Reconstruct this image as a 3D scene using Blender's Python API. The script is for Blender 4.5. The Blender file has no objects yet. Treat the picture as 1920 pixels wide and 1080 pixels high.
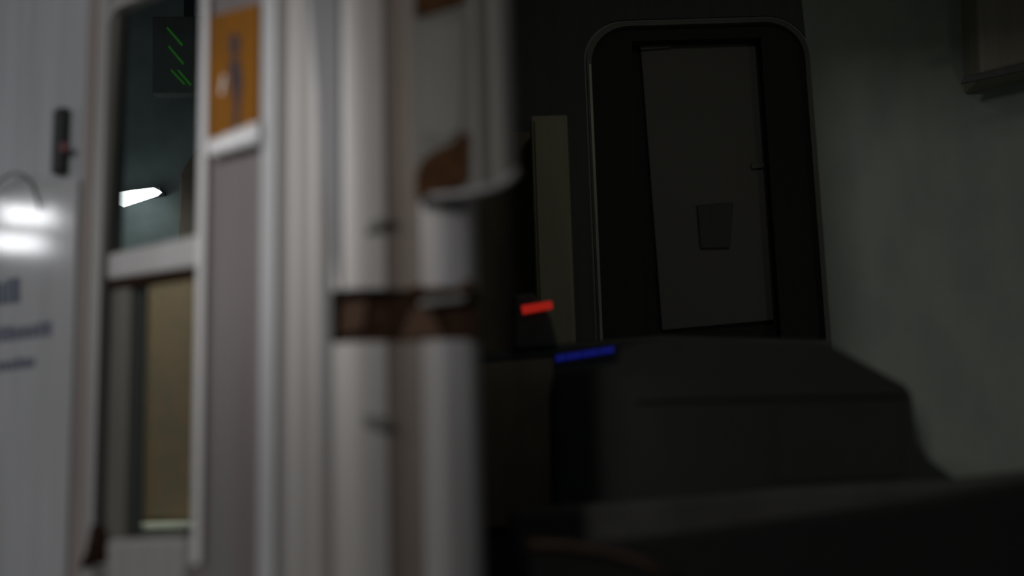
import bpy, bmesh, math, random
from mathutils import Vector
random.seed(7)
C = bpy.context.scene.collection
S = bpy.context.scene

# ------------------------------------------------------------------ camera
FPX = 2520.0                                   # focal length in pixels of the 1920 wide frame
PITCH, ROLL = math.radians(11.0), math.radians(1.7)
EYE = Vector((0, 0, 1.5))
FWD = Vector((0, math.cos(PITCH), math.sin(PITCH)))
_u0 = Vector((0, -math.sin(PITCH), math.cos(PITCH)))
_r0 = Vector((1, 0, 0))
RGT = _r0 * math.cos(ROLL) - _u0 * math.sin(ROLL)
UPV = _u0 * math.cos(ROLL) + _r0 * math.sin(ROLL)
cam_d = bpy.data.cameras.new('camera'); cam = bpy.data.objects.new('camera', cam_d); C.objects.link(cam)
cam_d.sensor_width = 36; cam_d.lens = FPX / 1920 * 36; cam_d.clip_start = .02
from mathutils import Matrix
m = Matrix((RGT, UPV, -FWD)).transposed().to_4x4(); m.translation = EYE
cam.matrix_world = m
cam_d.dof.use_dof = True; cam_d.dof.focus_distance = 5.25; cam_d.dof.aperture_fstop = 0.54
S.camera = cam

# ------------------------------------------------------------------ light and exposure
S.view_settings.view_transform = 'Standard'; S.view_settings.look = 'None'
S.view_settings.exposure = 0; S.view_settings.gamma = 1; S.view_settings.use_curve_mapping = False
w = bpy.data.worlds.new('station_dark'); S.world = w; w.use_nodes = True
w.node_tree.nodes['Background'].inputs[0].default_value = (.80, .88, 1, 1)
w.node_tree.nodes['Background'].inputs[1].default_value = .05

def area(name, loc, target, sx, sy, power, col):
    d = bpy.data.lights.new(name, 'AREA'); d.shape = 'RECTANGLE'; d.size = sx; d.size_y = sy
    d.energy = power; d.color = col
    o = bpy.data.objects.new(name, d); C.objects.link(o); o.location = loc
    o.rotation_euler = (Vector(target) - Vector(loc)).to_track_quat('-Z', 'Y').to_euler()
    return o
# platform strip lights behind and to the left of the camera
area('platform_strip_light', (-2.45, -1.3, 3.35), (-.2, 3.2, 2.0), .35, .9, 44, (1, .96, .91))
area('platform_strip_light', (-3.6, .8, 3.9), (-1.2, 3.6, 2.0), .5, 1.0, 9, (.90, .95, 1))
d = bpy.data.lights.new('falloff_spot', 'SPOT'); d.energy = 110; d.spot_size = math.radians(21); d.spot_blend = 1; d.shadow_soft_size = .2  # unseen spot added to brighten the upper side panel and fade below
o = bpy.data.objects.new('falloff_spot', d); C.objects.link(o); o.location = (-1.9, .4, 3.6)
o.rotation_euler = (Vector((-.60, 2.95, 2.36)) - o.location).to_track_quat('-Z', 'Y').to_euler()
# unseen fill lights added to brighten the dark cab and the saloon
area('cab_top_fill', (.75, 3.30, 3.80), (.55, 4.3, 1.6), .6, .25, 1.2, (1, .97, .82))
area('cab_side_fill', (2.1, 3.25, 2.1), (.5, 4.6, 1.9), .25, .25, .80, (1, .98, .84))
q = area('saloon_fill', (-1.05, 3.72, 3.5), (-1.25, 4.5, 1.5), .4, .2, 9, (1, .98, .92)); q.data.spread = math.radians(92)

# ------------------------------------------------------------------ materials
def mat(name, col, rough=.5, metal=0, col2=None, streak=(6, 6, .5), spec=.5, bump=0, coat=0, coat_rough=.1, lo=.4, hi=.65):
    M = bpy.data.materials.new(name); M.use_nodes = True
    nt = M.node_tree; b = nt.nodes['Principled BSDF']
    b.inputs['Base Color'].default_value = (*col, 1); b.inputs['Roughness'].default_value = rough
    b.inputs['Metallic'].default_value = metal; b.inputs['Specular IOR Level'].default_value = spec
    b.inputs['Coat Weight'].default_value = coat; b.inputs['Coat Roughness'].default_value = coat_rough
    tc = nt.nodes.new('ShaderNodeTexCoord'); mp = nt.nodes.new('ShaderNodeMapping')
    mp.inputs['Scale'].default_value = streak
    nz = nt.nodes.new('ShaderNodeTexNoise'); nz.inputs['Scale'].default_value = 4; nz.inputs['Detail'].default_value = 5
    nt.links.new(tc.outputs['Object'], mp.inputs[0]); nt.links.new(mp.outputs[0], nz.inputs['Vector'])
    rp = nt.nodes.new('ShaderNodeValToRGB'); rp.color_ramp.elements[0].position = lo; rp.color_ramp.elements[1].position = hi
    c2 = col2 or tuple(c * .88 for c in col)
    rp.color_ramp.elements[0].color = (*col, 1); rp.color_ramp.elements[1].color = (*c2, 1)
    nt.links.new(nz.outputs['Fac'], rp.inputs[0]); nt.links.new(rp.outputs[0], b.inputs['Base Color'])
    if bump:
        bp = nt.nodes.new('ShaderNodeBump'); bp.inputs['Strength'].default_value = bump; bp.inputs['Distance'].default_value = .02
        nt.links.new(nz.outputs['Fac'], bp.inputs['Height']); nt.links.new(bp.outputs[0], b.inputs['Normal'])
    return M

def emit(name, col, strength):
    M = bpy.data.materials.new(name); M.use_nodes = True
    b = M.node_tree.nodes['Principled BSDF']; b.inputs['Base Color'].default_value = (.02, .02, .02, 1)
    b.inputs['Emission Color'].default_value = (*col, 1); b.inputs['Emission Strength'].default_value = strength
    return M

def glass_mat(name, tint):
    M = bpy.data.materials.new(name); M.use_nodes = True; nt = M.node_tree
    nt.nodes.remove(nt.nodes['Principled BSDF']); out = nt.nodes['Material Output']
    tr = nt.nodes.new('ShaderNodeBsdfTransparent'); tr.inputs[0].default_value = (*tint, 1)
    gl = nt.nodes.new('ShaderNodeBsdfGlossy'); gl.inputs['Roughness'].default_value = .03
    fr = nt.nodes.new('ShaderNodeFresnel'); fr.inputs[0].default_value = 1.45
    mx = nt.nodes.new('ShaderNodeMixShader')
    ge = nt.nodes.new('ShaderNodeNewGeometry'); sb = nt.nodes.new('ShaderNodeMath'); sb.operation = 'SUBTRACT'; sb.use_clamp = True
    nt.links.new(fr.outputs[0], sb.inputs[0]); nt.links.new(ge.outputs['Backfacing'], sb.inputs[1])   # only the outer skin mirrors
    nt.links.new(sb.outputs[0], mx.inputs[0]); nt.links.new(tr.outputs[0], mx.inputs[1]); nt.links.new(gl.outputs[0], mx.inputs[2])
    nt.links.new(mx.outputs[0], out.inputs[0])
    return M

M = {}
M['steel'] = mat('brushed_steel', (.34, .31, .31), .42, .35, (.29, .25, .24), (9, 9, .25))
M['paint'] = mat('pale_grey_paint', (.46, .44, .43), .45, .1, (.40, .37, .35), (8, 8, .3))
M['paint_cool'] = mat('cool_grey_paint', (.50, .51, .54), .45, .05, (.44, .45, .475), (5, 5, .4))
M['transom'] = mat('off_white_enamel', (.56, .545, .545), .4, 0, (.50, .48, .48), (6, 6, .4))
M['flange'] = mat('bright_flange', (.66, .66, .67), .4, .1, (.58, .57, .57), (8, 8, .3))
M['post_shade'] = mat('post_shade_grey', (.26, .255, .265), .5, .1, (.22, .215, .22), (8, 8, .3))
M['frame'] = mat('mid_grey_frame', (.40, .385, .375), .5, .1, (.34, .325, .315), (8, 8, .3))
M['ridge'] = mat('stained_brown_strip', (.36, .31, .29), .6, 0, (.29, .24, .22), (6, 6, .4))
M['white'] = mat('white_enamel', (.82, .80, .81), .3, 0, (.72, .70, .70), (6, 6, .4))
M['seal'] = mat('weathered_brown_seal', (.19, .157, .132), .7, 0, (.15, .118, .098), (5, 5, .4))
M['jamb'] = mat('dull_grey_jamb', (.34, .33, .335), .5, .2, (.23, .215, .21), (8, 8, .3))
M['cover'] = mat('dusty_grey_cover', (.15, .145, .13), .55, .1, (.125, .118, .105), (10, 10, .3))
M['cover_pale'] = mat('paler_dusty_grey', (.19, .18, .165), .5, .1, (.165, .155, .14), (10, 10, .3))
M['olive'] = mat('olive_grey_sash', (.17, .165, .145), .5, 0, (.135, .13, .115), (6, 6, .4))
M['gasket'] = mat('dark_green_gasket', (.035, .042, .038), .6)
M['rust'] = mat('orange_brown_rust', (.075, .034, .013), .9, 0, (.042, .02, .010), (8, 8, 8), bump=.5, spec=.1)
M['rust_dark'] = mat('dark_rust', (.022, .010, .006), .85, 0, (.04, .022, .014), (7, 7, 7), bump=.5, spec=.05)
M['umber'] = mat('umber_lug', (.105, .062, .042), .8, spec=.1)
M['black'] = mat('black_plastic', (.03, .03, .032), .5)
M['orange'] = mat('orange_vinyl', (.30, .115, .010), .6, 0, (.24, .10, .018), (6, 6, 2), spec=.15)
M['ink'] = mat('dark_sign_ink', (.055, .045, .06), .5)
M['glare_white'] = mat('glare_white', (.92, .91, .92), .3, 0, coat=.6, coat_rough=.12)
M['gloss'] = mat('glossy_pale_panel', (.53, .53, .55), .6, 0, (.47, .47, .475), (4, 4, .6), coat=1, coat_rough=.11)
M['blue_ink'] = mat('faded_blue_lettering', (.14, .145, .21), .5, 0, coat=1, coat_rough=.11)
M['blue_dark'] = mat('dark_blue_lettering', (.085, .11, .16), .5, 0, coat=1, coat_rough=.11)
M['red_dot'] = mat('dull_red_plastic', (.22, .05, .05), .4)
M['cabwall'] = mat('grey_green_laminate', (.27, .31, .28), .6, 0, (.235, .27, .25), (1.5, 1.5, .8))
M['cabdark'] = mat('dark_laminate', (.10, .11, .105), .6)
M['surround'] = mat('blackish_laminate', (.072, .075, .068), .7)
M['rubber'] = mat('black_rubber', (.018, .018, .019), .75)
M['leaf'] = mat('grey_door_paint', (.125, .122, .112), .6, 0, (.12, .12, .112), (2, 2, .8))
M['trimline'] = mat('pale_frame_strip', (.11, .11, .10), .5, .1)
M['bright_strip'] = mat('bright_edge_strip', (.34, .34, .29), .4, .1)
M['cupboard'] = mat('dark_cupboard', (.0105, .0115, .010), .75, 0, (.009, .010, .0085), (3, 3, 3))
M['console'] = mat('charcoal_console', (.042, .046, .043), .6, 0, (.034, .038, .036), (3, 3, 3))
M['kick'] = mat('brown_kick_panel', (.20, .17, .12), .7, 0, (.15, .13, .095), (3, 3, 1))
M['plinth'] = mat('olive_grey_plinth', (.045, .045, .036), .7, 0, (.03, .03, .026), (2, 2, 2))
M['overhead'] = mat('header_shade_brown', (.24, .235, .19), .8)
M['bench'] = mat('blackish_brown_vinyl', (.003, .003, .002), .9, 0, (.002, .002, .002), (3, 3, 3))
M['pipe'] = mat('rusty_pipe', (.035, .018, .010), .75)
M['locker'] = mat('olive_locker', (.27, .26, .18), .6)
M['saloon'] = mat('teal_grey_saloon_wall', (.36, .43, .43), .6, 0, (.24, .30, .30), (1, 1, 1))
M['brown'] = mat('brown_seat_moquette', (.16, .10, .055), .8, 0, (.13, .095, .055), (4, 4, 4))
M['brown_panel'] = mat('brown_wall_panel', (.30, .235, .18), .7)
M['housing'] = mat('dark_teal_housing', (.17, .20, .19), .6)
M['ledge'] = mat('pale_green_ledge', (.62, .61, .50), .6)
M['plat'] = mat('platform_concrete', (.16, .155, .15), .8, 0, (.12, .115, .11), (1, 1, 1))
M['glass'] = glass_mat('window_glass', (.80, .86, .85))
M['lamp'] = emit('lamp_diffuser', (1, .98, 1), 3.0)
M['plamp'] = emit('platform_tube', (.95, .97, 1), 18)
M['green'] = emit('green_segments', (.10, .75, .05), .075)
M['red'] = emit('red_indicator', (1, .035, .02), .26)
M['blue'] = emit('blue_indicator', (.03, .05, 1), .085)

# ------------------------------------------------------------------ helpers
class Plane:
    """an upright plane: origin o, horizontal direction s, outward normal n (towards the platform)"""
    def __init__(self, ox, oy, sx, sy, nx, ny):
        self.o = Vector((ox, oy, 0)); self.s = Vector((sx, sy, 0)).normalized(); self.n = Vector((nx, ny, 0)).normalized()
    def at(self, px, py):
        d = FWD + RGT * ((px - 960) / FPX) + UPV * ((540 - py) / FPX)
        t = (self.o - EYE).dot(self.n) / d.dot(self.n)
        p = EYE + d * t
        return ((p - self.o).dot(self.s), p.z)
    def P(self, s, z, out=0):
        v = self.o + self.s * s + self.n * out; v.z = z
        return v
    def shifted(self, out):
        q = Plane(0, 0, 1, 0, 0, -1); q.o = self.o + self.n * out; q.s = self.s; q.n = self.n
        return q
FRONT = lambda y: Plane(0, y, 1, 0, 0, -1)

def obj(name, bm, material, parent=None, bevel=0, smooth=False, label=None):
    bmesh.ops.remove_doubles(bm, verts=bm.verts, dist=1e-6)
    bmesh.ops.recalc_face_normals(bm, faces=bm.faces)
    me = bpy.data.meshes.new(name); bm.to_mesh(me); bm.free()
    me.materials.append(material)
    o = bpy.data.objects.new(name, me); C.objects.link(o)
    if parent: o.parent = parent
    if smooth:
        for p in me.polygons: p.use_smooth = True
    if bevel:
        b = o.modifiers.new('b', 'BEVEL'); b.width = bevel; b.segments = 2; b.limit_method = 'ANGLE'
    if label: o['label'] = label
    return o
def tag(o, label, cat, group=None):
    o['label'] = label; o['category'] = cat
    if group: o['group'] = group
    return o
def struct(name, bm, material, parent=None, **k):
    o = obj(name, bm, material, parent, **k)
    o['kind'] = 'structure'
    return o
def thing(name, label, cat, group=None):
    o = bpy.data.objects.new(name, None); C.objects.link(o); o.empty_display_size = .1
    return tag(o, label, cat, group)

def box(bm, x0, x1, y0, y1, z0, z1):
    v = [bm.verts.new((x, y, z)) for x in (x0, x1) for y in (y0, y1) for z in (z0, z1)]
    for f in ((0,1,3,2),(4,6,7,5),(0,4,5,1),(2,3,7,6),(0,2,6,4),(1,5,7,3)): bm.faces.new([v[i] for i in f])
    return bm
def slab(bm, pl, pts, o0, o1):
    """polygon pts (s, z) on a plane, from offset o0 to o1 along its normal"""
    a = [bm.verts.new(pl.P(s, z, o0)) for s, z in pts]; b = [bm.verts.new(pl.P(s, z, o1)) for s, z in pts]
    n = len(pts)
    bm.faces.new(a); bm.faces.new(b[::-1])
    for i in range(n): bm.faces.new((a[i], b[i], b[(i+1) % n], a[(i+1) % n]))
    return bm
def ring(bm, pl, outer, inner, o0, o1):
    """a plate with a hole"""
    def loop(pts):
        vs = [bm.verts.new(pl.P(s, z, o0)) for s, z in pts]
        return vs, [bm.edges.new((vs[i], vs[(i+1) % len(vs)])) for i in range(len(vs))]
    vo, eo = loop(outer); vi, ei = loop(inner)
    g = bmesh.ops.triangle_fill(bm, edges=eo + ei, use_beauty=True)
    faces = [f for f in g['geom'] if isinstance(f, bmesh.types.BMFace)]
    r = bmesh.ops.extrude_face_region(bm, geom=faces)
    d = pl.n * (o1 - o0)
    bmesh.ops.translate(bm, verts=[v for v in r['geom'] if isinstance(v, bmesh.types.BMVert)], vec=d)
    return bm
def rrect(s0, s1, z0, z1, r=(0, 0, 0, 0), n=8):
    """rounded rectangle; r = radii at (s0,z0), (s1,z0), (s1,z1), (s0,z1)"""
    out = []
    for (cs, cz, a0, rr) in ((s0, z0, 180, r[0]), (s1, z0, 270, r[1]), (s1, z1, 0, r[2]), (s0, z1, 90, r[3])):
        if rr <= 0: out.append((cs, cz)); continue
        ox = cs + rr if cs == s0 else cs - rr; oz = cz + rr if cz == z0 else cz - rr
        for k in range(n + 1):
            a = math.radians(a0 + 90 * k / n); out.append((ox + rr * math.cos(a), oz + rr * math.sin(a)))
    return out
def prism(bm, pts, z0, z1):
    a = [bm.verts.new((x, y, z0)) for x, y in pts]; b = [bm.verts.new((x, y, z1)) for x, y in pts]
    n = len(pts); bm.faces.new(a[::-1]); bm.faces.new(b)
    for i in range(n): bm.faces.new((a[i], a[(i+1) % n], b[(i+1) % n], b[i]))
    return bm
def tube(bm, pts, r, n=10):
    pts = [Vector(p) for p in pts]; rings = []
    for i, p in enumerate(pts):
        t = (pts[min(i+1, len(pts)-1)] - pts[max(i-1, 0)]).normalized()
        a = t.orthogonal().normalized() if i == 0 else (a - t * a.dot(t)).normalized()
        b = t.cross(a)
        rings.append([bm.verts.new(p + (a * math.cos(2*math.pi*k/n) + b * math.sin(2*math.pi*k/n)) * r) for k in range(n)])
    for q in range(len(rings) - 1):
        for k in range(n): bm.faces.new((rings[q][k], rings[q][(k+1) % n], rings[q+1][(k+1) % n], rings[q+1][k]))
    bm.faces.new(rings[0][::-1]); bm.faces.new(rings[-1])
    return bm
N = bmesh.new

# ------------------------------------------------------------------ planes of the place
YP = 2.94                                             # plane of the corner posts
jp = FRONT(YP)
cx, _ = jp.at(520, 540)                               # corner where the train side turns
jx, _ = jp.at(895, 540)                               # free edge of the door jamb
a52 = math.radians(52)
side = Plane(cx, YP, -math.sin(a52), math.cos(a52), -math.cos(a52), -math.sin(a52))
YB = 5.0                                              # far wall of the cab
back = FRONT(YB)
FLOOR, TOP = 1.0, 3.95
ss = lambda px, py=540: side.at(px, py)[0]
sz = lambda px, py: side.at(px, py)[1]

# ------------------------------------------------------------------ setting: platform, cab shell
struct('floor_platform', box(N(), -7, 4, -4, 2.6, .70, .85), M['plat'])
struct('floor', box(N(), jx - .3, 2.6, YP + .02, YB + .5, FLOOR - .12, FLOOR), M['rubber'])
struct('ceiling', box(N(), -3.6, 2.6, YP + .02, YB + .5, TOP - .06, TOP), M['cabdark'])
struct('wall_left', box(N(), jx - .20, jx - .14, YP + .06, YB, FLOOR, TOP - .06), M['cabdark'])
struct('wall_right', box(N(), 2.2, 2.3, YP + .06, YB, FLOOR, TOP - .06), M['cabwall'])
# far wall with the rounded doorway
fo0, fz0 = back.at(1112, 380)[0], FLOOR + .02
fo1 = back.at(1536, 380)[0]; ftop = back.at(1310, 40)[1]
door_hole = rrect(fo0, fo1, fz0, ftop, (0, 0, .16, .16))
struct('wall_back', ring(N(), back, [(jx - .14, FLOOR), (2.2, FLOOR), (2.2, TOP - .06), (jx - .14, TOP - .06)], door_hole, 0, -.05), M['cabwall'])
# entrance surround on the platform side, right of and above the doorway
struct('wall_front', box(N(), 1.45, 2.6, YP - .02, YP + .06, .75, TOP), M['paint'])
struct('trim_header', box(N(), jx - .02, 1.45, YP - .02, YP + .06, 3.25, TOP), M['paint'])

# dark surround left of and over the far doorway
xs_ = back.at(1497, 60)[0]
arcp = [(fo0 + .16 - .16 * math.cos(math.radians(9 * k)), ftop - .16 + .16 * math.sin(math.radians(9 * k))) for k in range(11)]
struct('trim_surround', slab(N(), back, [(jx - .13, FLOOR), (fo0 - .012, FLOOR)] + [(x - .012, z + .012) for x, z in arcp] + [(fo1 - .16 + (.172) * math.sin(math.radians(9 * k)), ftop - .16 + .172 * math.cos(math.radians(9 * k))) for k in range(8)] + [(fo1 - .02, TOP - .07), (jx - .13, TOP - .07)], .001, .008), M['surround'])
# far door: black recess, leaf, square lock plate, pale edging
door = thing('door_1', 'grey cab door with small dark square plate in a black rounded frame', 'door'); door['kind'] = 'structure'
t = .022
edge_out = rrect(fo0 - t*.1, fo1 + t*.1, fz0, ftop + t*.1, (0, 0, .16, .16)); edge_in = rrect(fo0 + t*.7, fo1 - t*.7, fz0, ftop - t*.7, (0, 0, .15, .15))
obj('door_edging', ring(N(), back, edge_out, edge_in, .012, -.02), M['trimline'], door)
obj('edge_strip', slab(N(), back, rrect(fo0 + .004, fo0 + .014, fz0, ftop - .17), .013, .019), M['bright_strip'], door, label='thin pale strip up the door edging')
r2i = (back.at(1190, 380)[0] + .04, back.at(1435, 380)[0] - .02)
lz1 = back.at(1300, 66)[1]
obj('door_frame', ring(N(), back, edge_in, rrect(r2i[0] - .02, r2i[1] + .05, fz0, lz1 - .01, (0, 0, .0, .0)), -.02, -.10), M['rubber'], door)
leaf = obj('door_leaf', slab(N(), back, rrect(fo0 + .03, fo1 - .03, fz0, ftop - .03), -.10, -.14), M['rubber'], door)
bl = back.shifted(-.10)
obj('door_panel', slab(N(), bl, [bl.at(1240, 621), bl.at(1450, 602), bl.at(1415, 76), bl.at(1198, 70)], 0, .018), M['leaf'], door, bevel=.005)
bl2 = back.shifted(-.082)
obj('lock_plate', slab(N(), bl2, [bl2.at(1313, 467), bl2.at(1368, 466), bl2.at(1374, 380), bl2.at(1306, 386)], 0, .012), M['surround'], door, bevel=.004)
obj('leaf_highlight', slab(N(), bl2, [bl2.at(1200, 96), bl2.at(1256, 92), bl2.at(1262, 84), bl2.at(1199, 80)], 0, .014), M['trimline'], door, bevel=.003)  # pale piece put in for the highlight on the leaf corner
obj('door_bolt', slab(N(), bl2, [bl2.at(1408, 318), bl2.at(1432, 316), bl2.at(1432, 306), bl2.at(1408, 308)], 0, .012), M['trimline'], door, bevel=.003)

# ------------------------------------------------------------------ the train car: side, window, posts
car = thing('train_car', 'pale grey metal train car side with tall split window and ribbed corner posts', 'train')
zt = TOP
w_l, w_r = ss(196), ss(384)                            # window opening: s grows to the left
w_top, w_bot = sz(290, -45), sz(290, 1062)
side_out = [(0, .75), (ss(148), .75), (ss(148), zt), (0, zt)]
win_hole = rrect(w_r, w_l, w_bot, w_top, (.02, .02, .05, .02))
obj('side_panel', ring(N(), side, side_out, win_hole, 0, -.05), M['steel'], car)
# raised flange at the right of the panel and the ridge left of the window
sl = N()  # flange
slab(sl, side, rrect(0, ss(494), .75, zt), .001, .012); obj('corner_flange', sl, M['flange'], car, bevel=.006)
obj('ridge', slab(N(), side, rrect(ss(172), ss(157), .75, zt), .001, .016), M['ridge'], car, bevel=.006, label='brown weathered upright strip')
obj('ridge', slab(N(), side, rrect(ss(193), ss(172), .75, zt), .001, .010), M['paint'], car, bevel=.004)

f12 = side.shifted(.012); f16 = side.shifted(.016)
fs = lambda px, py=540: f12.at(px, py)[0]
gs = lambda px, py=540: f16.at(px, py)[0]
gz = lambda px, py: f16.at(px, py)[1]
# window: bright right stile, transom, upper pane, lower sash
win = obj('window_frame', ring(N(), side, rrect(w_r, w_l, w_bot, w_top, (.02, .02, .05, .02)),
          rrect(fs(368), fs(188), sz(290, 1020), sz(290, -10), (.02, .02, .05, .02)), .012, -.03), M['frame'], car, bevel=.004)
obj('stile', slab(N(), side, rrect(gs(381), gs(366), w_bot, w_top), .004, .016), M['white'], win, bevel=.007, label='white upright window stile')
obj('seal_strip', slab(N(), side, rrect(ss(391), gs(382), w_bot, w_top), .004, .013), M['seal'], win, label='thin dark seal beside the white stile')
obj('transom', slab(N(), side, [(gs(366), gz(366, 500)), (gs(199), gz(199, 525)), (gs(199), gz(199, 476)), (gs(366), gz(366, 440))], -.004, .016), M['transom'], win, bevel=.008, label='white crossbar between the two panes')
obj('seal_strip', slab(N(), side, [(ss(364), sz(364, 521)), (ss(203), sz(203, 545)), (ss(203), sz(203, 522)), (ss(364), sz(364, 499))], -.016, .010), M['rust_dark'], win, label='dark rusty strip under the crossbar')
pane = side.shifted(-.012)
ps = lambda px, py=540: pane.at(px, py)
up = obj('upper_pane', slab(N(), pane, [(ps(366)[0], ps(366, 470)[1]), (ps(202)[0], ps(202, 500)[1]), (ps(202)[0], ps(250, -14)[1]), (ps(366)[0], ps(250, -14)[1])], -.004, 0), M['glass'], win)
gk = obj('gasket', slab(N(), side, [(ss(197, 500), sz(204, 500)), (ss(226, 0), sz(228, -60)), (ss(190, 0), sz(200, -60)), (ss(190, 500), sz(200, 500))], -.02, .003), M['olive'], win)
# lower sash: olive stile, dark gasket with rounded foot, pane
obj('lower_stile', slab(N(), side, rrect(ss(241, 780), ss(203, 780), sz(220, 1018), sz(220, 540)), -.02, .006), M['olive'], win, bevel=.005, label='olive grey stile of the lower pane')
obj('dark_groove', slab(N(), side, rrect(ss(206, 780), ss(198, 780), sz(200, 1040), sz(200, 540)), .0, .016), M['rubber'], win, label='black groove beside the lower pane')
gpl = side.shifted(-.02)
obj('gasket', slab(N(), gpl, rrect(gpl.at(273, 780)[0], gpl.at(240, 780)[0], gpl.at(256, 1012)[1], gpl.at(256, 535)[1], (.025, .025, 0, 0)), 0, .008), M['gasket'], win, label='dark green gasket with rounded foot')
obj('lower_pane', slab(N(), pane, [(ps(366)[0], ps(366, 1022)[1]), (ps(202)[0], ps(202, 1022)[1]), (ps(202)[0], ps(202, 520)[1]), (ps(366)[0], ps(366, 496)[1])], -.024, -.020), M['glass'], win)
obj('window_sill', slab(N(), side, rrect(ss(362, 1040), ss(218, 1040), sz(290, 1100), sz(290, 1008)), -.02, .03), M['paint'], win, bevel=.012)
obj('rust_corner', slab(N(), side, [(ss(212, 1040), sz(212, 1052)), (ss(162, 1040), sz(162, 1066)), (ss(176, 1000), sz(176, 1030)), (ss(184, 980), sz(184, 985)), (ss(205, 980), sz(205, 985))], .012, .022), M['rust_dark'], win, bevel=.004, label='dark rust at the foot of the window')

# corner posts: ribbed profile seen from the platform, pocket cut through three of them
zb, zpt = jp.at(750, 641)[1], jp.at(750, 542)[1]
def X(px): return jp.at(px, 540)[0]
def ribs(pxs):                                         # list of (pixel column, outward offset)
    return [(X(p), YP - o) for p, o in pxs]
def post(name, prof, material, cut, label=None):
    pts = ribs(prof); poly = pts + [(pts[-1][0], YP + .09), (pts[0][0], YP + .09)]
    bm = N()
    if cut: prism(bm, poly, .75, zb); prism(bm, poly, zpt, zt)
    else: prism(bm, poly, .75, zt)
    return obj(name, bm, material, car, label=label)
def arc(x0, x1, d, base=0, n=8):
    return [(x0 + (x1-x0)*k/n, base + d*math.sin(math.pi*k/n)) for k in range(n + 1)]
post('corner_post', arc(524, 566, -.006, .012) + arc(572, 622, .010, .010), M['paint'], False)
post('corner_post', [(622, .012)] + arc(626, 724, .009, .010), M['paint'], True)
post('door_seal', arc(725, 786, -.008, .004), M['seal'], True, 'weathered brown upright door seal')
post('door_jamb', [(787, .004)] + arc(790, 872, .010, .004) + [(878, 0), (886, -.012), (896, -.045)], M['jamb'], True)
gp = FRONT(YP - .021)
obj('corner_post_shade', slab(N(), gp, [gp.at(*p) for p in ((574, -60), (636, -60), (638, 560), (628, 500), (610, 330), (592, 150))], -.004, .003), M['post_shade'], car, bevel=.002, label='darker grey tapering plate standing for shade on the corner post')  # diagonal shade on the post put in as a darker plate
# latch pocket
pk = obj('latch_pocket', box(N(), X(618), X(890), YP + .022, YP + .09, zb - .001, zpt + .001), M['rust_dark'], car, label='dark rusty latch pocket in the corner posts')
ip = jp.shifted(-.02)
obj('latch_lug', slab(N(), ip, [ip.at(636, 632), ip.at(684, 618), ip.at(690, 562), ip.at(642, 566)], -.002, .008), M['umber'], pk, bevel=.006)
obj('latch_plate', slab(N(), ip, [ip.at(752, 640), ip.at(836, 636), ip.at(806, 576), ip.at(772, 580)], -.002, .012), M['umber'], pk, bevel=.006)
obj('latch_tongue', slab(N(), ip, [ip.at(786, 580), ip.at(872, 568), ip.at(878, 555), ip.at(790, 564)], -.002, .026), M['cover_pale'], pk, bevel=.004, label='pale metal latch tongue')
obj('strike_cap', slab(N(), ip, [ip.at(770, 556), ip.at(888, 548), ip.at(888, 528), ip.at(770, 540)], -.002, .026), M['rust'], pk, bevel=.004, label='rust along the top of the pocket')
fp = jp.shifted(.018)
obj('hinge_pin', slab(N(), fp, [fp.at(684, 440), fp.at(712, 430), fp.at(738, 408), fp.at(716, 406), fp.at(694, 420)], -.004, .010), M['cover'], car, bevel=.004)
obj('hinge_pin', slab(N(), fp, [fp.at(682, 798), fp.at(712, 808), fp.at(736, 800), fp.at(722, 782), fp.at(682, 780)], -.004, .010), M['cover'], car, bevel=.004)

# ------------------------------------------------------------------ cover with rounded corner at the top of the jamb
cov = thing('hinged_cover', 'grey metal cover with rounded bottom corner and rusty foot beside the dark doorway', 'cover')
cp = FRONT(YP - .05)
cz = lambda px, py: cp.at(px, py)
pr = [(770, 0), (880, 0), (884, .012), (896, .018), (918, .010), (940, .014), (958, .004), (966, -.016)]
def cov_bottom(px):                                    # the bottom edge climbs to the rounded corner
    if px <= 880: return cz(px, 376 - 8 * max(0, px - 790) / 90)[1]
    q = (px - 880) / 86
    return cz(px, 368 - 42 * (1 - math.sqrt(max(0, 1 - q ** 2.6))) - 14 * q)[1]
bm = N(); cols = [776, 800, 830, 880, 884, 890, 896, 907, 918, 929, 940, 949, 955, 960, 963.5, 966]
def off(px):
    for (a, oa), (b, ob) in zip(pr, pr[1:]):
        if a <= px <= b: return oa + (ob - oa) * (px - a) / (b - a)
fr, bk = [], []
for px in cols:
    x = cp.at(px, 150)[0]; zz = cov_bottom(px); o = off(px)
    fr.append([bm.verts.new((x, YP - .05 - o, zq)) for zq in (zz, 3.6)])
    bk.append([bm.verts.new((x, YP - .03 - min(o, .004), zq)) for zq in (zz, 3.6)])
for i in range(len(cols) - 1):
    bm.faces.new((fr[i][0], fr[i+1][0], fr[i+1][1], fr[i][1])); bm.faces.new((bk[i][0], bk[i][1], bk[i+1][1], bk[i+1][0]))
    bm.faces.new((fr[i][0], bk[i][0], bk[i+1][0], fr[i+1][0])); bm.faces.new((fr[i][1], fr[i+1][1], bk[i+1][1], bk[i][1]))
for i in (0, -1): bm.faces.new((fr[i][0], fr[i][1], bk[i][1], bk[i][0]))
obj('cover_shell', bm, M['cover'], cov)
tb = N()
tube(tb, [(cp.at(px, 150)[0], YP - .058 - off(px) * .6, cov_bottom(px) + .004) for px in [800, 830, 860, 884, 907, 929, 945, 955, 963]], .010)
obj('bottom_rim', tb, M['jamb'], cov, smooth=True, label='paler rolled rim of the cover')
fcp = cp.shifted(.001)
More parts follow.
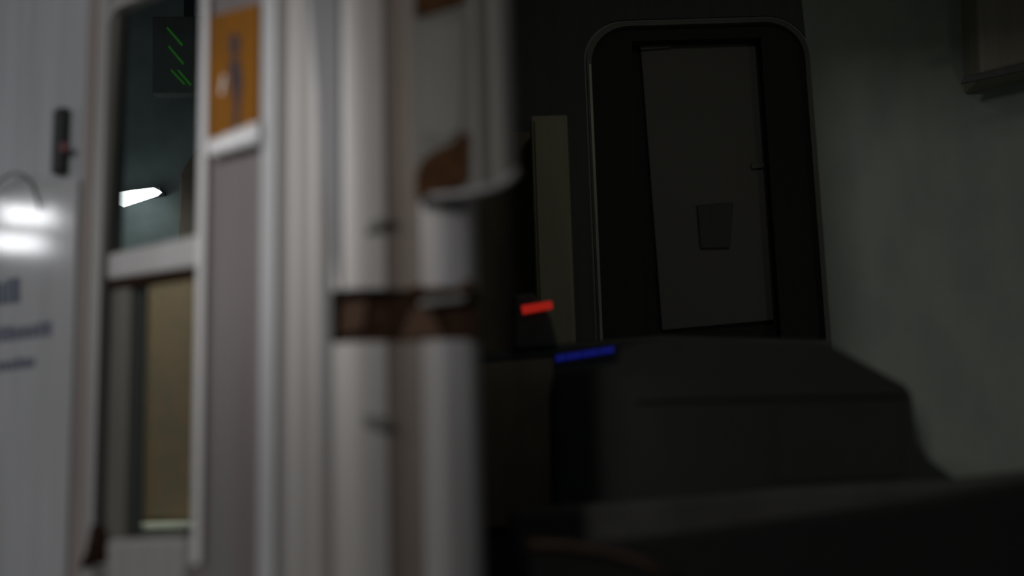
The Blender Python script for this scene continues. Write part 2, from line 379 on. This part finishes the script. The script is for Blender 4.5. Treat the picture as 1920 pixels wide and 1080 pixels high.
obj('rust_patch', slab(N(), fcp, [fcp.at(780, 372), fcp.at(800, 368), fcp.at(850, 360), fcp.at(878, 340), fcp.at(880, 250), fcp.at(862, 252), fcp.at(846, 270), fcp.at(818, 282), fcp.at(792, 300), fcp.at(779, 330)], -.002, .004), M['rust'], cov, label='orange brown rust patch')
obj('rust_patch', slab(N(), fcp, [fcp.at(779, 34), fcp.at(850, 14), fcp.at(884, -4), fcp.at(884, -60), fcp.at(779, -60)], -.002, .004), M['rust'], cov, label='rust at the top of the cover')
obj('cover_face', slab(N(), fcp, [fcp.at(792, 250), fcp.at(838, 262), fcp.at(868, 240), fcp.at(874, 40), fcp.at(792, 46)], -.002, .0035), M['cover_pale'], cov, bevel=.002)

# ------------------------------------------------------------------ orange sign
sgn = thing('warning_sign', 'orange warning sign with dark figure and glare-white curled bottom edge beside the window', 'sign')
sp = side.shifted(.004)
def sq(px, py): return (ss(px, 150), sp.at(px, py)[1])
obj('sign_sheet', slab(N(), sp, [(ss(396, 150), sz(396, 284)), (ss(489, 150), sz(489, 252)), (ss(489, 150), sz(489, 8)), (ss(396, 150), sz(396, 34))], 0, .004), M['orange'], sgn)
fig = N(); f0 = sp.shifted(.004)
cpx, cpy = 440, 84
head = [f0.at(cpx + 9 * math.cos(a), cpy + 24 * math.sin(a)) for a in [2*math.pi*k/16 for k in range(16)]]
slab(fig, f0, head, 0, .002)
slab(fig, f0, [f0.at(*p) for p in ((431, 112), (449, 110), (455, 150), (450, 210), (444, 262), (438, 262), (440, 200), (433, 150))], 0, .002)
obj('figure_symbol', fig, M['ink'], sgn)
obj('scratch', slab(N(), f0, [f0.at(412, 176), f0.at(417, 178), f0.at(423, 142), f0.at(418, 140)], 0, .001), M['white'], sgn)
# curled foot of the sheet, its glare put into the white colour
cu = N(); rows = []; spw = side.shifted(.020)
n = 28
for i in range(n + 1):
    q = i / n; px = 397 + 93 * q
    s, zc = spw.at(px, 290 - 26 * q)
    wv = .007 * math.sin(q * 2 * math.pi * 4)
    rows.append([cu.verts.new(sp.P(s, zc + dz + (.026 + .012 * q if dz > 0 else 0), .010 + o + (wv if o > 0 else 0))) for dz, o in ((.012, .004), (.008, .010), (.003, .016), (-.003, .018), (-.008, .012), (-.006, .004))])
for i in range(n):
    for k in range(5): cu.faces.new((rows[i][k], rows[i+1][k], rows[i+1][k+1], rows[i][k+1]))
lip = obj('curled_edge', cu, M['glare_white'], sgn, smooth=True, label='curled bottom edge with its glare coloured white')
sol = lip.modifiers.new('s', 'SOLIDIFY'); sol.thickness = .002

# ------------------------------------------------------------------ left of the window: door panel, notice board, button
dr = thing('carriage_door', 'grey carriage door with dark strip, above the glossy notice panel', 'door')
lpx = side
obj('door_leaf', slab(N(), side, rrect(ss(148) + .004, ss(-420), .75, zt), -.06, -.012), M['paint_cool'], dr)
obj('door_stile', slab(N(), side, rrect(ss(148) + .004, ss(84), .75, zt), -.012, -.004), M['paint_cool'], dr, bevel=.004)
brd = thing('notice_panel', 'glossy pale panel with faded blue lettering at the far end of the train side', 'notice')
bp0 = side.shifted(-.002)
sE = ss(148) + .006
bt = [(sE, .80), (ss(-300, 700), .80), (ss(-300, 400), sz(-300, 420)), (ss(60, 400), sz(60, 350)), (ss(120, 400), sz(120, 334)), (sE, sz(146, 338))]
obj('panel_face', slab(N(), bp0, bt, 0, .012), M['gloss'], brd, bevel=.004)
ff = side.shifted(.010)
def mark(px0, px1, py0, py1, m, slope=-.12):
    return [ff.at(px0, py1), ff.at(px1, py1 + slope * (px1 - px0)), ff.at(px1, py0 + slope * (px1 - px0)), ff.at(px0, py0)]
def word(px0, px1, py0, py1, mtl, name='lettering', k=6):
    bm = N(); x = px0
    while x < px1 - 4:
        wd = random.uniform(8, 15); h = (py1 - py0)
        dy = -.12 * (x - px0)
        y0 = py0 + dy + random.choice((0, .15)) * h
        slab(bm, ff, [ff.at(x, py1 + dy), ff.at(min(x + wd, px1), py1 + dy - .12 * wd), ff.at(min(x + wd, px1), y0 - .12 * wd), ff.at(x, y0)], 0, .0012)
        x += wd + 2.5
    obj(name, bm, mtl, brd)
word(-90, 44, 535, 583, M['blue_dark'], 'emblem')
word(-90, 98, 624, 652, M['blue_ink']); 
word(-60, 66, 682, 704, M['blue_ink'])
# black door button with red dot
btn = thing('door_button', 'slim black door button unit with a dull red dot', 'button')
b0 = side.shifted(-.002)
obj('button_housing', slab(N(), b0, rrect(ss(130, 270), ss(113, 270), sz(120, 328), sz(120, 208), (.006,)*4), 0, .03), M['black'], btn, bevel=.006)
b1 = side.shifted(.028)
obj('red_dot', slab(N(), b1, [b1.at(122 + 7 * math.cos(a), 276 + 8 * math.sin(a)) for a in [2*math.pi*k/12 for k in range(12)]], 0, .005), M['red_dot'], btn, label='dull red dot')
# loop of dark wire over the panel top
tw = N(); wp = side.shifted(.02)
tube(tw, [wp.P(*wp.at(px, py)) for px, py in ((-20, 360), (0, 340), (20, 325), (42, 326), (60, 345), (70, 372), (74, 392))], .0035, 8)
tag(obj('loose_wire', tw, M['cover'], smooth=True), 'thin dark wire looping over the top of the glossy panel', 'wire')

# ------------------------------------------------------------------ inside the passenger part, behind the glass
struct('wall_saloon', box(N(), -4.2, jx - .20, YB + .2, YB + .26, FLOOR, TOP - .06), M['saloon'])
struct('ceiling_saloon', box(N(), -4.2, jx - .20, YP + .6, YB + .2, TOP - .06, TOP), M['saloon'])
struct('floor_saloon', box(N(), -4.2, jx - .20, YP + .5, YB + .2, FLOOR - .1, FLOOR), M['rubber'])
lp = FRONT(YB + .10)
lamp = thing('saloon_lamp', 'bright white tapered lamp seen through the upper window pane', 'lamp')
lpts = [(205, 374), (214, 366), (250, 360), (292, 355), (304, 361), (296, 368), (232, 389), (214, 380)]
obj('lamp_housing', slab(N(), lp, [lp.at(px, py) for px, py in ((206, 364), (300, 350), (300, 356), (210, 372))], -.09, -.002), M['black'], lamp)
obj('lamp_diffuser', slab(N(), lp, [lp.at(*p) for p in lpts], 0, .03), M['lamp'], lamp, label='glowing white diffuser')
gd = FRONT(YB - .2)
disp = thing('destination_display', 'dark display with slanting green dashes high behind the upper window pane', 'display')
obj('display_housing', slab(N(), gd, [gd.at(px, py) for px, py in ((285, 175), (420, 175), (420, 30), (285, 30))], -.06, 0), M['housing'], disp, bevel=.006)
hb = N(); ax_, az_ = gd.at(350, 30)
box(hb, ax_ - .015, ax_ + .015, YB - .185, YB - .155, az_ - .02, TOP - .06); obj('hanger', hb, M['black'], disp)
for x0, y0, x1, y1 in ((312, 53, 342, 85), (315, 88, 344, 120), (320, 133, 346, 158), (333, 133, 358, 160)):
    obj('green_dash', slab(N(), gd, [gd.at(x0, y0), gd.at(x0 + 3, y0 - 2), gd.at(x1 + 1.5, y1 - 1.5), gd.at(x1 - 1.5, y1 + 1.5)][::-1], .001, .006), M['green'], disp)
st = thing('upholstered_bench', 'brown seat behind the lower window pane', 'seat')
sp2 = FRONT(4.2)
obj('backrest', slab(N(), sp2, [sp2.at(*p) for p in ((256, 985), (420, 985), (420, 500), (270, 500), (262, 640))], -.12, 0), M['brown'], st, bevel=.03)
sxa, sxb = sp2.at(262, 1000)[0], sp2.at(420, 1000)[0]; szz = sp2.at(330, 985)[1]
obj('seat_cushion', box(N(), sxa - .02, sxb, 3.75, 4.25, szz - .12, szz), M['ledge'], st, bevel=.02)
obj('seat_base', box(N(), sxa, sxb, 3.82, 4.22, FLOOR, szz - .12), M['gasket'], st)
bwp = FRONT(YB)
brn = thing('wall_panel', 'brown panel in the corner of the upper pane', 'panel')
obj('panel_face', slab(N(), bwp, [bwp.at(*p) for p in ((316, 640), (440, 640), (440, 250), (352, 262), (322, 310))], -.19, -.12), M['brown_panel'], brn, bevel=.01)

# ------------------------------------------------------------------ cab furniture
con = thing('control_console', 'dark driver console with red and blue lit strips in the dark cab', 'console')
YC = 4.15
cc = FRONT(YC)
prof = [(880, 1000), (880, 662), (985, 652), (1040, 644), (1240, 626), (1560, 636), (1566, 1000)]
pp = [cc.at(*p) for p in prof]
pp[0] = (pp[0][0], FLOOR); pp[-1] = (pp[-1][0], FLOOR)
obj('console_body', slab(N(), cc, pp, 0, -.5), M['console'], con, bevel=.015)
obj('console_end', slab(N(), cc, [cc.at(*p) for p in ((896, 990), (1042, 990), (1036, 672), (896, 684))], .0, .012), M['kick'], con, bevel=.004, label='brownish end panel of the console')
cup = thing('side_cupboard', 'low dark cupboard with stepped sloping end in front of the grey green wall', 'cupboard')
YK = 3.50; kk = FRONT(YK)
kp = [kk.at(*p) for p in ((1036, 1000), (1036, 700), (1090, 690), (1160, 680), (1166, 648), (1240, 632), (1530, 636), (1550, 642), (1600, 668), (1700, 722), (1712, 740), (1722, 830), (1745, 862), (1792, 896), (1800, 1000))]
kp[0] = (kp[0][0], FLOOR); kp[-1] = (kp[-1][0], FLOOR)
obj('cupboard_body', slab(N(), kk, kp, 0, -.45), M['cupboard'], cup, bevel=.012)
obj('cupboard_top', slab(N(), kk, [kk.at(*p) for p in ((1190, 756), (1700, 744), (1692, 728), (1200, 740))], .0, .012), M['cupboard'], cup, bevel=.006)
obj('cupboard_door', slab(N(), kk, [kk.at(*p) for p in ((1460, 905), (1690, 895), (1686, 768), (1460, 768))], .0, .006), M['cupboard'], cup, bevel=.004)
pn = thing('doorway_step', 'long olive grey raised step in front of the dark console and cupboard', 'step')
pl_ = FRONT(3.42)
obj('step_body', slab(N(), pl_, [(jx + .05, FLOOR), (1.4, FLOOR), (1.4, pl_.at(2000, 872)[1]), pl_.at(1920, 882), pl_.at(1780, 898), pl_.at(1500, 912), pl_.at(1200, 936), (jx + .05, pl_.at(920, 955)[1])], 0, -.07), M['plinth'], pn, bevel=.02)
# raised instrument box carrying the red strip
ib = FRONT(YC - .02)
inst = obj('instrument_box', slab(N(), ib, [ib.at(*p) for p in ((962, 656), (1048, 650), (1034, 596), (1000, 548), (962, 552))], 0, -.22), M['console'], con, bevel=.01)
obj('red_strip', slab(N(), ib, [ib.at(*p) for p in ((980, 590), (1037, 579), (1034, 565), (977, 574))], 0, .012), M['red'], inst, bevel=.003, label='glowing red indicator strip')
for x0, x1 in ((1042, 1060), (1062, 1090), (1092, 1122), (1124, 1151)):
    f = lambda x, y: cc.at(x, y - .16 * (x - 1042))
    obj('blue_strip', slab(N(), cc, [f(x0, 679), f(x1, 679), f(x1, 667), f(x0, 667)], 0, .012), M['blue'], con, label='dim blue lit segment')
struct('trim_panel', slab(N(), back, [(jx - .12, FLOOR + .02), (back.at(1000, 400)[0], FLOOR + .02), (back.at(1000, 400)[0], back.at(990, 250)[1]), (jx - .12, back.at(990, 250)[1])], .009, .02), M['kick'])
# locker left of the far door
loc = thing('locker', 'slim olive locker standing between the jamb and the far door', 'locker')
lk = FRONT(4.72)
la, lb = lk.at(1002, 430)[0], lk.at(1072, 430)[0]
obj('locker_body', box(N(), la, lb, 4.72, 4.98, FLOOR, lk.at(1040, 215)[1]), M['locker'], loc, bevel=.008)
obj('locker_door', box(N(), la + .012, lb - .012, 4.712, 4.72, FLOOR + .1, lk.at(1040, 225)[1]), M['locker'], loc, bevel=.003)
# low dark bench in front
bn = thing('bench', 'low blackish brown bench along the bottom of the cab', 'bench')
bb = FRONT(3.10)
zl, zr = bb.at(1000, 935)[1], bb.at(1920, 885)[1]
xr = 1.3
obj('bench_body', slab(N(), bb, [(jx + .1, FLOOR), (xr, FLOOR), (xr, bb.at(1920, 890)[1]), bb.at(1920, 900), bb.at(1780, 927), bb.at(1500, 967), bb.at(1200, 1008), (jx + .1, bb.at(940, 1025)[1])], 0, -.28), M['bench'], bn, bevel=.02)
tb = N(); b2 = FRONT(3.08)
tube(tb, [b2.P(*b2.at(px, py)) for px, py in ((990, 1020), (1060, 1022), (1140, 1034), (1200, 1052), (1260, 1085))], .012, 10)
obj('bench_pipe', tb, M['pipe'], bn, smooth=True, label='rusty pipe along the bench front')
# overhead cabinet built in place of the header shade on the far wall
oc = thing('header_shade', 'dark brown overhead cabinet built in place of header shade in the corner of the grey green wall', 'shading')
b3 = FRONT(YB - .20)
obj('shade_body', slab(N(), b3, [b3.at(*p) for p in ((1838, 146), (1930, 126), (2080, 92), (2080, -180), (1826, -180))], 0, -.199), M['overhead'], oc, bevel=.015)
obj('shade_edge', slab(N(), b3, [b3.at(*p) for p in ((1800, 160), (1930, 132), (2080, 98), (2080, 82), (1930, 116), (1806, 146))], .001, .02), M['cabdark'], oc, bevel=.006)

# ------------------------------------------------------------------ platform lamps, seen only as glare on the glossy panel
def lamp_at(px, py, dist, ln, name):
    d = (FWD + RGT * ((px - 960) / FPX) + UPV * ((540 - py) / FPX))
    s, z = side.at(px, py); p = side.P(s, z, .008)
    d.normalize(); r = d - 2 * d.dot(side.n) * side.n
    q = p + r * dist
    o = thing(name, 'white tube lamp hanging over the platform', 'lamp', 'platform lamps')
    bm = N(); ax = Vector((-r.y, r.x, 0)).normalized()
    tube(bm, [q - ax * ln / 2, q + ax * ln / 2], .045, 12)
    obj('tube', bm, M['plamp'], o, smooth=True)
lamp_at(56, 404, 3.0, .24, 'platform_lamp')
lamp_at(34, 456, 3.6, .28, 'platform_lamp')
